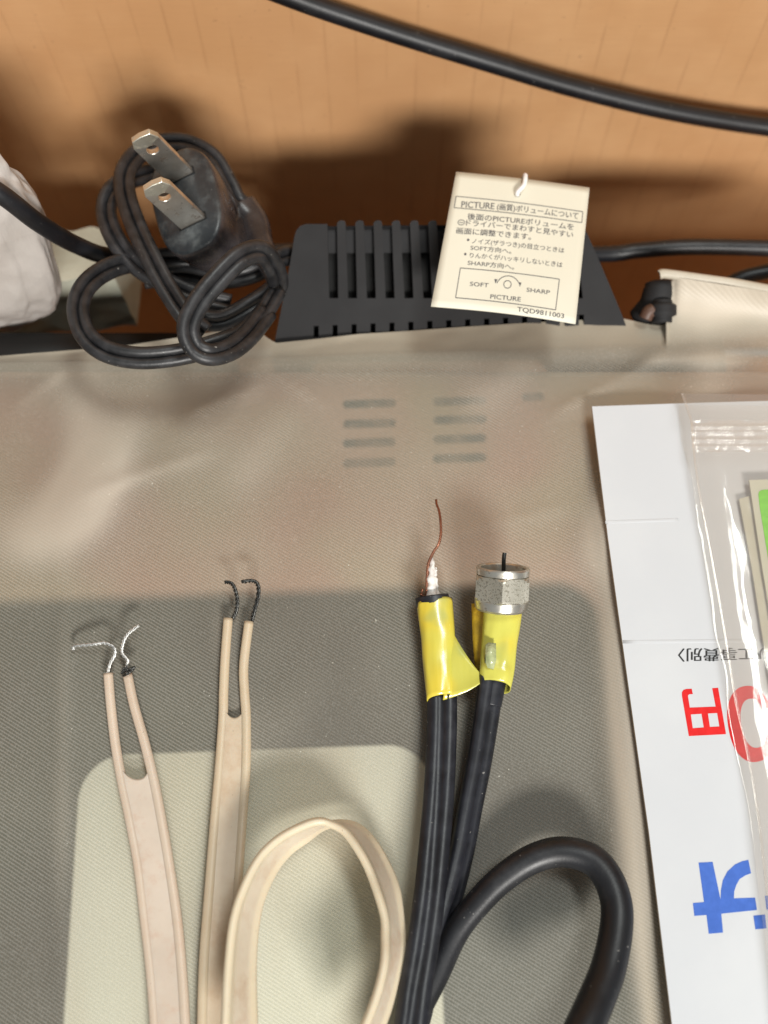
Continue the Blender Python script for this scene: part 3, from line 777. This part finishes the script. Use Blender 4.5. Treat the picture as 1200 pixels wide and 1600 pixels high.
# the looped ribbon
def z4(x, y): return (300+x/3.2, 1100+y/3.2)
near = [(140, 1900, 16), (152, 1600, 15), (170, 1300, 14.5), (205, 1040, 14), (300, 806, 13), (400, 694, 12), (520, 622, 11), (640, 596, 10), (752, 636, 10), (835, 745, 10.5), (903, 885, 11), (948, 1030, 12), (962, 1150, 13), (948, 1350, 14.5), (860, 1600, 16), (700, 1900, 18)]
farp = [(330, 1900), (322, 1600), (315, 1300), (338, 1050), (400, 872), (490, 745), (590, 672), (700, 606), (790, 592), (880, 640), (963, 760), (1015, 900), (1050, 1050), (1058, 1200), (1028, 1420), (960, 1600), (800, 1900)]
farp = farp[:7]+farp[7:]
st = []
fidx = [0, 1, 2, 3, 4, 5, 6, 7, 8.3, 9.2, 10.2, 11.1, 12.3, 13.3, 15, 16]
for (x, y, z), fi in zip(near, fidx):
    i0 = int(fi); i1 = min(i0+1, len(farp)-1); fr = fi-i0
    fx, fy = farp[i0][0]*(1-fr)+farp[i1][0]*fr, farp[i0][1]*(1-fr)+farp[i1][1]*fr
    A_ = at(*z4(x, y), z); best = None
    for q in range(0, 200):
        zz = z-q*.06
        if zz < 1: break
        B_ = at(*z4(fx, fy), zz); e = abs((A_-B_).length-8.6)
        if best is None or e < best[0]: best = (e, B_)
    st.append((A_, best[1]))
flat = cr([tuple(a)+tuple(b_) for a, b_ in st], 10)
# smooth the far edge
arr = [list(f) for f in flat]
for _ in range(3):
    arr = [arr[0]]+[[(arr[i-1][k]+2*arr[i][k]+arr[i+1][k])/4 for k in range(6)] for i in range(1, len(arr)-1)]+[arr[-1]]
path = []; sides = []; hw = []
for f in arr:
    a, b_ = Vector(f[:3]), Vector(f[3:]); path.append((a+b_)/2); sides.append((b_-a).normalized()); hw.append((b_-a).length/2)
def dog(i):
    w = hw[i]; r = .82; pts = []
    for k in range(9): t = math.radians(140-k*35); pts.append((w-r+r*1.1*math.cos(t), r*math.sin(t)))
    pts = [(w-r+r*1.15*math.cos(math.radians(150-k*37.5)), r*math.sin(math.radians(150-k*37.5))) for k in range(9)]
    right_ = pts; web_b = [(w*.35, -.34), (0, -.34), (-w*.35, -.34)]
    left_ = [(-x, -y) for x, y in right_]; web_t = [(-w*.35, .34), (0, .34), (w*.35, .34)]
    return right_+web_b+left_+web_t
bm = bmesh.new(); sweep(bm, path, dog, sides); fix(bm)
lp = link('twin_lead', bm, M_lead3); tag(lp, 'cream flat twin lead standing on edge in a tall open loop', 'cable')
ridge_attr(lp, lambda i, c: 1.0 if (i % 24) < 9 or 12 <= (i % 24) < 21 else 0.0)

# ------------------------------------------------------------------ black antenna cables
ca = thing('antenna_cable', at(640, 1600, 3), 'black cable with torn yellow tape, white core and bare copper strand', 'cable')
def twist_none(t): return 0
A_path = [at(684, 936, 5.2), at(688, 1000, 5.0), at(691, 1100, 4.6), at(689, 1180, 4.6), at(685, 1250, 4.8), at(678, 1330, 5.4), at(671, 1400, 6.4), at(660, 1480, 7.4), at(650, 1540, 8.2), at(641, 1610, 9.2), at(620, 1760, 11)]
def fig8(bm, pts, r, sep, tw=lambda t: 0, n=28):
    path = [Vector(p) for p in cr(pts, 10)]; sd = viewside(path); out = []
    for i in range(len(path)):
        t = (path[min(i+1, len(path)-1)]-path[max(i-1, 0)]).normalized(); out.append(Matrix.Rotation(tw(i/(len(path)-1)), 3, t) @ sd[i])
    pr = []
    for k in range(n):
        a = 2*math.pi*k/n; x, y = math.cos(a), math.sin(a)
        rad = math.sqrt(max(0, 1)); 
        X = x*(sep/2+r); Y = y*r*(1-.38*math.exp(-(X/(r*.42))**2))
        xx = abs(X)-sep/2
        Yl = math.sqrt(max(0, r*r-min(r*r, xx*xx)))
        Y = math.copysign(max(Yl, r*.45), y) if abs(x) < .999 else 0
        pr.append((X, Y))
    sweep(bm, path, pr, out)
bm = bmesh.new(); fig8(bm, A_path, 1.62, 2.75, lambda t: .12*math.sin(t*7)); link('jacket', bm, M_twinblk, ca)
# rim of black jacket at cut end
bm = bmesh.new()
e0 = at(676, 940, 5.4); ax = (at(674, 925, 5.8)-e0).normalized(); sdx = ax.cross(Vector((0, 0, 1))).normalized(); nz = sdx.cross(ax)
def ring3(c, rx, rz, N=24): return [c+sdx*(rx*math.cos(2*math.pi*k/N))+nz*(rz*math.sin(2*math.pi*k/N)) for k in range(N)]
rs = [[bm.verts.new(p) for p in ring3(e0+ax*d, rx, rz)] for d, rx, rz in ((-6, 3.2, 2.3), (1.0, 3.5, 2.6), (1.25, 3.4, 2.5), (1.2, 2.9, 2.0), (-2, 2.6, 1.7))]
for A_, B_ in zip(rs, rs[1:]):
    for k in range(24): bm.faces.new((A_[k], A_[(k+1) % 24], B_[(k+1) % 24], B_[k]))
bm.faces.new(rs[-1]); fix(bm); link('cut_rim', bm, M_twinblk, ca)
def z5(x, y, z): return at(600+x/4.286, 760+y/4.286, z)
bm = bmesh.new()
for k, (pts, r0) in enumerate(([(322, 770, 5.4), (320, 700, 5.8), (322, 620, 6.2), (326, 545, 6.6), (322, 480, 6.8)], ), ) if False else enumerate([([(322, 770, 5.4), (320, 700, 5.8), (318, 620, 6.2), (322, 545, 6.6), (322, 480, 6.8)], 1.35), ([(350, 760, 5.2), (345, 690, 5.6), (338, 620, 6.2), (332, 560, 6.6), (330, 500, 6.8)], .75), ([(300, 760, 5.2), (300, 690, 5.6), (304, 620, 6.2), (312, 560, 6.6), (318, 500, 6.8)], .7), ([(340, 620, 6.2), (345, 570, 6.6), (352, 545, 6.6)], .3)]):
    tube(bm, [z5(*p) for p in pts], (lambda r0: lambda t: r0*(1-.82*t)+.12+.08*math.sin(t*17+r0*9))(r0), 14, 8)
for v in bm.verts: v.co += Vector((noise.noise(v.co*.9), 0, noise.noise(v.co*.9+Vector((5, 5, 5)))))*.35
link('dielectric_core', bm, M_diel, ca)
bm = bmesh.new()
for dx in (0, 5): tube(bm, [z5(x+dx, y, z) for x, y, z in ((290, 740, 5.8), (285, 660, 6.3), (292, 540, 6.9), (305, 490, 7.2), (335, 430, 7.6), (362, 390, 7.8), (378, 320, 7.6), (376, 230, 7.2), (365, 160, 6.6), (350, 120, 6), (347, 88, 5.6))], lambda t: .26*(1-.35*t), 8, 8)
for p in ([(262, 745, 6.0), (255, 700, 6.6), (262, 690, 6.9)], [(275, 745, 6.0), (282, 705, 6.8), (290, 690, 7)], [(250, 745, 5.8), (248, 720, 6.5)]):
    tube(bm, [z5(*q) for q in p], .22, 6, 6)
link('copper_strand', bm, M_copper, ca)
# tape sleeve + flag
def sleeve(name, stations, mat, parent, extra=None, seed=1):
    """stations: (xl,yl,xr,yr,z,thick) pixel ends of the section"""
    bm = bmesh.new(); rings = []; N_ = 30
    for s_ in cr(stations, 5):
        xl, yl, xr, yr, z, th = s_; A_, B_ = at(xl, yl, z), at(xr, yr, z); c = (A_+B_)/2; h = (B_-A_)/2
        ring = []
        for k in range(N_):
            a = 2*math.pi*k/N_; x, y = math.cos(a), math.sin(a)
            p = c+h*math.copysign(abs(x)**.8, x)+Vector((0, .25, .97))*(math.copysign(abs(y)**.85, y)*th)
            q = noise.noise(Vector((k*.45, len(rings)*.16, seed)))*.35 if abs(x) < .98 else 0
            ring.append(bm.verts.new(p+Vector((0, 0, q))))
        rings.append(ring)
    for A_, B_ in zip(rings, rings[1:]):
        for k in range(N_): bm.faces.new((A_[k], A_[(k+1) % N_], B_[(k+1) % N_], B_[k]))
    if extra: extra(bm)
    fix(bm); o = link(name, bm, mat, parent)
    md = o.modifiers.new('solid', 'SOLIDIFY'); md.thickness = .00018; md.offset = -1
    return o
def flagA(bm):
    # torn tongue of tape pulled out towards the other cable
    top_ = [(706, 985), (716, 1003), (728, 1022), (742, 1042), (759, 1061)]
    bot_ = [(692, 1094), (702, 1091), (716, 1086), (736, 1077), (759, 1062)]
    rows = []
    for k in range(13):
        t = k/12; a = cr([(*p,) for p in top_], 3)[k]; b_ = cr([(*p,) for p in bot_], 3)[k]
        rows.append([bm.verts.new(at(a[0]+(b_[0]-a[0])*j/8, a[1]+(b_[1]-a[1])*j/8, 6.3+1.2*t+.15*math.sin(t*5+j*.4))) for j in range(9)])
    for A_, B_ in zip(rows, rows[1:]):
        for j in range(8): bm.faces.new((A_[j], A_[j+1], B_[j+1], B_[j]))
sleeve('yellow_tape', [(651, 947, 707, 939, 5.3, 2.6), (654, 970, 709, 962, 5.2, 2.6), (658, 1000, 711, 992, 5.1, 2.5), (660, 1030, 712, 1024, 5.0, 2.4), (663, 1060, 711, 1056, 4.9, 2.3), (667, 1096, 711, 1089, 4.8, 2.2)], M_tape, ca, flagA)

cb = thing('antenna_cable', at(640, 1600, 2), 'black cable with a nickel screw connector and yellow tape collar', 'cable')
bm = bmesh.new(); fig8(bm, [at(784, 960, 9.5), at(775, 1020, 7.8), at(766, 1080, 6), at(757, 1140, 4.6), at(747, 1200, 3.4), at(735, 1260, 2.6), at(722, 1330, 2.2), at(705, 1400, 2.2), at(685, 1470, 2.6), at(668, 1530, 3.2), at(652, 1600, 4), at(610, 1740, 5)], 1.55, 2.3, lambda t: -.5-.5*t)
link('jacket', bm, M_twinblk, cb)
bm = bmesh.new(); tube(bm, [at(772, 1060, 5.6), at(767, 1085, 4.9), at(764, 1100, 4.5)], lambda t: 2.55, 20, 8); link('rubber_sleeve', bm, M_twinblk, cb)
def flagB(bm):
    rows = [[bm.verts.new(at(x+(760-x)*j/4, y, 8.6-(y-943)*.03-1.0*(1-j/4))) for j in range(5)] for x, y in ((737, 943), (738, 970), (739, 1000), (741, 1025), (743, 1048))]
    for A_, B_ in zip(rows, rows[1:]):
        for j in range(4): bm.faces.new((A_[j], A_[j+1], B_[j+1], B_[j]))
sleeve('yellow_tape', [(756, 946, 816, 954, 9.6, 2.7), (754, 975, 813, 980, 8.8, 2.8), (752, 1005, 808, 1009, 8.0, 2.7), (750, 1035, 805, 1040, 7.2, 2.6), (749, 1052, 802, 1060, 6.9, 2.9), (750, 1069, 798, 1078, 6.3, 2.9)], M_tape, cb, None, 5)
bm = bmesh.new(); flagB(bm); fix(bm); o = link('tape_flap', bm, M_tapeback, cb); md = o.modifiers.new('solid', 'SOLIDIFY'); md.thickness = .0002
bm = bmesh.new(); pc = [z5(672+8, 1060, 11.3), z5(700, 1045, 11.5), z5(750, 1050, 11.5), z5(752, 1160, 10.5), z5(735, 1225, 9.95), z5(695, 1215, 10.05), z5(680, 1180, 10.3)]
prism(bm, [pc], Vector((0, 0, -.25))); link('adhesive_patch', fix(bm), M_gum, cb)
# connector
ct0 = at(783, 946, 10.3); cdir = Vector((.04, math.cos(math.radians(27)), math.sin(math.radians(27)))).normalized()
cs = cdir.cross(Vector((0, 0, 1))).normalized(); cn_ = cs.cross(cdir)
def cp(d, r, a):
    d *= .88
    return ct0+cdir*d+(cs*math.cos(a)+cn_*math.sin(a))*r
conn_parts = thing  # noqa
def lathe(bm, pr, N_=40, hexa=None):
    rings = []
    for j, (d, r) in enumerate(pr):
        ring = []
        for k in range(N_):
            a = 2*math.pi*k/N_; rr = r
            ring.append(bm.verts.new(cp(d, rr, a)))
        rings.append(ring)
    for A_, B_ in zip(rings, rings[1:]):
        for k in range(N_): bm.faces.new((A_[k], A_[(k+1) % N_], B_[(k+1) % N_], B_[k]))
    return rings
bm = bmesh.new()
rr = lathe(bm, [(-1.2, 3.0), (-1.0, 4.9), (-.5, 5.25), (.9, 5.4), (1.5, 5.4), (1.6, 5.0), (7.0, 5.0), (7.3, 5.35), (8.6, 5.4), (8.9, 5.25), (8.9, 4.7), (8.6, 4.5), (2.5, 4.0), (2.5, .2)])
fix(bm); nut0 = sharp(link('connector_shell', bm, M_nickel, cb), 30)
# hex nut: hexagon intersected with chamfer cone
bm = bmesh.new(); N_ = 72; RH = 6.05
def hexr(a, off=math.radians(35)):
    m = ((a-off) % (math.pi/3))-math.pi/6; return RH*math.cos(math.pi/6)/math.cos(m)
rings = []
for d in [1.3+5.8*k/14 for k in range(15)]:
    ed = min(d-1.3, 7.1-d); lim = 5.42+ed*.8
    rings.append([bm.verts.new(cp(d, min(hexr(2*math.pi*k/N_), lim), 2*math.pi*k/N_)) for k in range(N_)])
for A_, B_ in zip(rings, rings[1:]):
    for k in range(N_): bm.faces.new((A_[k], A_[(k+1) % N_], B_[(k+1) % N_], B_[k]))
for ring, d in ((rings[0], 1.3), (rings[-1], 7.1)):
    inner = [bm.verts.new(cp(d, 4.9, 2*math.pi*k/N_)) for k in range(N_)]
    for k in range(N_): bm.faces.new((ring[k], ring[(k+1) % N_], inner[(k+1) % N_], inner[k]))
fix(bm); hx = sharp(link('hex_nut', bm, M_nut, nut0), 20); hx.matrix_parent_inverse = Matrix.Identity(4)
bm = bmesh.new(); tube(bm, [cp(2, .0, 0), cp(8, .1, 0), cp(10.6, .15, 1.5), cp(12.2, .1, 0)], .42, 10, 6)
pn = link('centre_pin', bm, M_darkwire, nut0); pn.matrix_parent_inverse = Matrix.Identity(4)

# thick looped black cable
def z7(x, y, z): return at(600+x/2.667, 1100+y/2.667, z)
bm = bmesh.new()
tube(bm, [z7(60, 1500, 3.4), z7(130, 1300, 3.2), z7(215, 1130, 3.2), z7(300, 950, 3.6), z7(400, 820, 4.2), z7(500, 722, 4.8), z7(620, 645, 5.4), z7(740, 616, 6), z7(860, 645, 6.6), z7(930, 720, 7.4), z7(968, 830, 8.2), z7(966, 950, 9), z7(935, 1100, 10.5), z7(890, 1220, 12.5), z7(835, 1345, 15), z7(740, 1550, 18)], lambda t: 2.45+.45*sm(.2, .55, t)+.35*sm(.6, .95, t), 22, 12)
o = link('looped_cable', bm, M_rubber); tag(o, 'thick round black cable bent into a wide loop at bottom right', 'cable')

# ------------------------------------------------------------------ printed white board
ZB = 4.2
brd = thing('printed_board', at(925, 635, ZB), 'white printed cardboard sheet with red and blue upside down writing', 'board')
bm = bmesh.new(); outb = [(925, 635), (1069, 630), (1500, 618), (1560, 1200), (1700, 1900), (1092, 1900), (1050, 1600), (1014, 1300), (986, 1100), (950, 840)]
prism(bm, [[at(x, y, ZB) for x, y in outb]], (0, 0, -.7)); fix(bm)
for f in bm.faces:
    if abs(f.normal.z) < .5: f.material_index = 1
link('sheet', bm, [M_board, M_boardedge], brd, smooth=False)
for y0, y1, xa, xb in ((816, 812, 946, 1060), (1003, 1001, 973, 1200)):
    path = [at(xa+(xb-xa)*k/10, y0+(y1-y0)*k/10, ZB) for k in range(11)]
    bm = bmesh.new(); sweep(bm, path, lambda i: [(.35*math.cos(math.radians(a)), (.045*math.sin(math.pi*min(1, i/7)*.5)*(1 if i < 9 else .3))*math.sin(math.radians(a))) for a in range(0, 360, 30)], [Vector((0, 1, 0))]*11)
    link('fold_crease', bm, M_board, brd)
ZI = ZB+.03
def ppoly(bm, pts, z=ZI):
    prism(bm, [[at(x, y, z) for x, y in pts]], (0, 0, -.02))
def k8(x, y): return (900+x/2.58, 980+y/2.58)
def pen(name, mat, polys):
    bm = bmesh.new()
    for p in polys:
        loops = p if isinstance(p[0][0], (list, tuple)) else [p]
        prism(bm, [[at(*k8(*q), ZI) for q in L_] for L_ in loops], (0, 0, -.02))
    link(name, fix(bm), mat, brd, smooth=False)
def el(cx, cy, rx, ry, rot=0, n=48):
    out = []
    for k in range(n):
        a = 2*math.pi*k/n; x, y = rx*math.copysign(abs(math.cos(a))**.9, math.cos(a)), ry*math.copysign(abs(math.sin(a))**.9, math.sin(a))
        out.append((cx+x*math.cos(rot)-y*math.sin(rot), cy+x*math.sin(rot)+y*math.cos(rot)))
    return out
# yen character, upside down, drawn as one outline with its two counters
pen('yen_character', M_red, [[[(549, 246), (573, 244), (605, 431), (455, 439), (427, 276), (427, 262), (433, 253), (444, 249), (467, 248), (471, 270), (458, 270), (452, 274), (452, 280), (459, 324), (563, 320)],
                             [(463, 352), (471, 407), (515, 404), (506, 349)], [(532, 348), (540, 402), (578, 400), (569, 346)]]])
pen('zero_digit', M_red, [[el(705, 390, 92, 155, -.16), el(716, 387, 50, 100, -.16)]])
pen('large_character', M_blue, [[(494, 949), (551, 946), (583, 1098), (584, 1060), (592, 1020), (610, 985), (640, 957), (670, 943), (695, 938), (706, 992), (684, 1000), (660, 1015), (646, 1040), (638, 1065), (637, 1093), (722, 1090), (730, 1140), (586, 1155), (593, 1231), (535, 1236), (526, 1160), (477, 1164), (471, 1112), (516, 1108)],
                              [(715, 1163), (762, 1158), (768, 1214), (723, 1218)], [(762, 1083), (830, 1078), (836, 1134), (768, 1138)], [(775, 1158), (822, 1154), (830, 1208), (781, 1212)]])
bm = bmesh.new()
def bt(s, xr, yr, xl, yl, h, bold):      # upside-down text: u runs from right to left
    put_text(bm, s, lambda u, v: at(*k8(xr+(xl-xr)*u, yr+(yl-yr)*u+h*v), ZI), bold)
bt('および工事費別〉', 925, 84, 412, 91, 42, .018)
link('small_print', bm, M_inkk, brd, smooth=False)

# ------------------------------------------------------------------ zip bag and what is in it
bag = thing('zip_bag', at(1100, 700, 6), 'clear plastic zip bag with shiny closure lying on the white board', 'plastic bag')
def z9(x, y): return (900+x/4, 600+y/4)
edge = [z9(655, 60), z9(690, 160), z9(715, 240), z9(722, 340), z9(735, 470), z9(752, 600), z9(778, 760), z9(805, 900), z9(835, 1050), z9(870, 1250), z9(905, 1450), z9(930, 1600), k8(640, 300), k8(668, 420), k8(705, 600), k8(735, 800), k8(752, 950), k8(775, 1150), k8(800, 1350), k8(830, 1600), k8(870, 1900)]
edge2 = [z9(640, 130), z9(646, 220), z9(660, 350), z9(690, 470), z9(722, 580), z9(742, 720), z9(762, 880), z9(785, 980), z9(800, 1090), z9(828, 1250), z9(850, 1400), z9(868, 1560), k8(602, 180), k8(612, 330), k8(640, 480), k8(668, 600), k8(690, 700), k8(712, 850), k8(735, 1050), k8(765, 1300), k8(800, 1650)]
def film(ed, z0, amp, xr, seed):
    bm = bmesh.new(); rows = []
    for i, (x, y) in enumerate(cr(ed, 6)):
        row = []
        for j in range(41):
            u = (j/40)**1.5; px = x+(xr-x)*u; zz = z0+1.5*sm(0, .10, u)+amp*(noise.noise(Vector((px/28, y/60, seed)))+.5*noise.noise(Vector((px/9, y/22, seed+3))))*sm(0, .06, u)
            # zip ridges
            yy = y+(5*u)
            row.append(bm.verts.new(at(px, yy, max(zz, ZB+.15))))
        rows.append(row)
    for A_, B_ in zip(rows, rows[1:]):
        for j in range(40): bm.faces.new((A_[j], A_[j+1], B_[j+1], B_[j]))
    fix(bm); bm.normal_update()
    if sum(f.normal.z for f in bm.faces) < 0: bmesh.ops.reverse_faces(bm, faces=bm.faces)
    return bm
link('front_film', film(edge, 7.0, .14, 1560, 1.5), M_film, bag)
link('back_film', film(edge2, 4.6, .12, 1560, 7.5), M_film, bag)
bm = bmesh.new(); rows = []
for i in range(61):
    v = i/60; row = []
    for j in range(61):
        u = j/60; px = 1079+3*v+320*u; py = 657+50*v-3*u+1.2*noise.noise(Vector((px/40, 3, v)))
        rid = math.exp(-((v-.20)/.055)**2)*1.0+math.exp(-((v-.37)/.05)**2)*.7+math.exp(-((v-.62)/.06)**2)*.9+math.exp(-((v-.82)/.05)**2)*.6
        zz = 9.5+.75*rid+.35*noise.noise(Vector((px/16, v*3, 2)))+.25*noise.noise(Vector((px/45, v*2, 7)))
        row.append(bm.verts.new(at(px, py, zz)))
    rows.append(row)
for A_, B_ in zip(rows, rows[1:]):
    for j in range(60): bm.faces.new((A_[j], A_[j+1], B_[j+1], B_[j]))
fix(bm); bm.normal_update()
if sum(f.normal.z for f in bm.faces) < 0: bmesh.ops.reverse_faces(bm, faces=bm.faces)
link('zip_closure', bm, M_film, bag)
# side weld bead
bm = bmesh.new(); P_ = [at(x+2, y, 7.6) for x, y in cr(edge, 4)]; sweep(bm, P_, circ(.28, 8), viewside(P_)); link('side_seam', bm, M_film, bag)
bm = bmesh.new(); prism(bm, [[at(*z9(*q), 5.3) for q in ((1020, 718), (1082, 700), (2200, 660), (2300, 2400), (1330, 2500), (1255, 2100), (1170, 1600), (1100, 1150))]], (0, 0, -.5))
tag(link('paper_booklet', fix(bm), M_booklet, smooth=False), 'cream paper booklet, lower and wider one seen inside the clear bag', 'booklet')
bm = bmesh.new(); prism(bm, [[at(*z9(*q), 6.2) for q in ((1082, 600), (2200, 560), (2300, 2400), (1420, 2500), (1330, 2100), (1240, 1600), (1165, 1150))]], (0, 0, -.5)); fix(bm)
t = thing('green_card', at(*z9(1200, 700), 6.2), 'pale card printed bright green, on top of the cream booklet in the bag', 'card')
link('card', bm, M_booklet, t, smooth=False)
bm = bmesh.new(); prism(bm, [[at(*z9(*q), 6.27) for q in ((1140, 690), (1145, 672), (1160, 663), (1180, 660), (2100, 640), (2150, 1500), (1300, 1540), (1235, 1300), (1170, 900), (1150, 780))]], (0, 0, -.04)); link('green_panel', fix(bm), M_green, t, smooth=False)
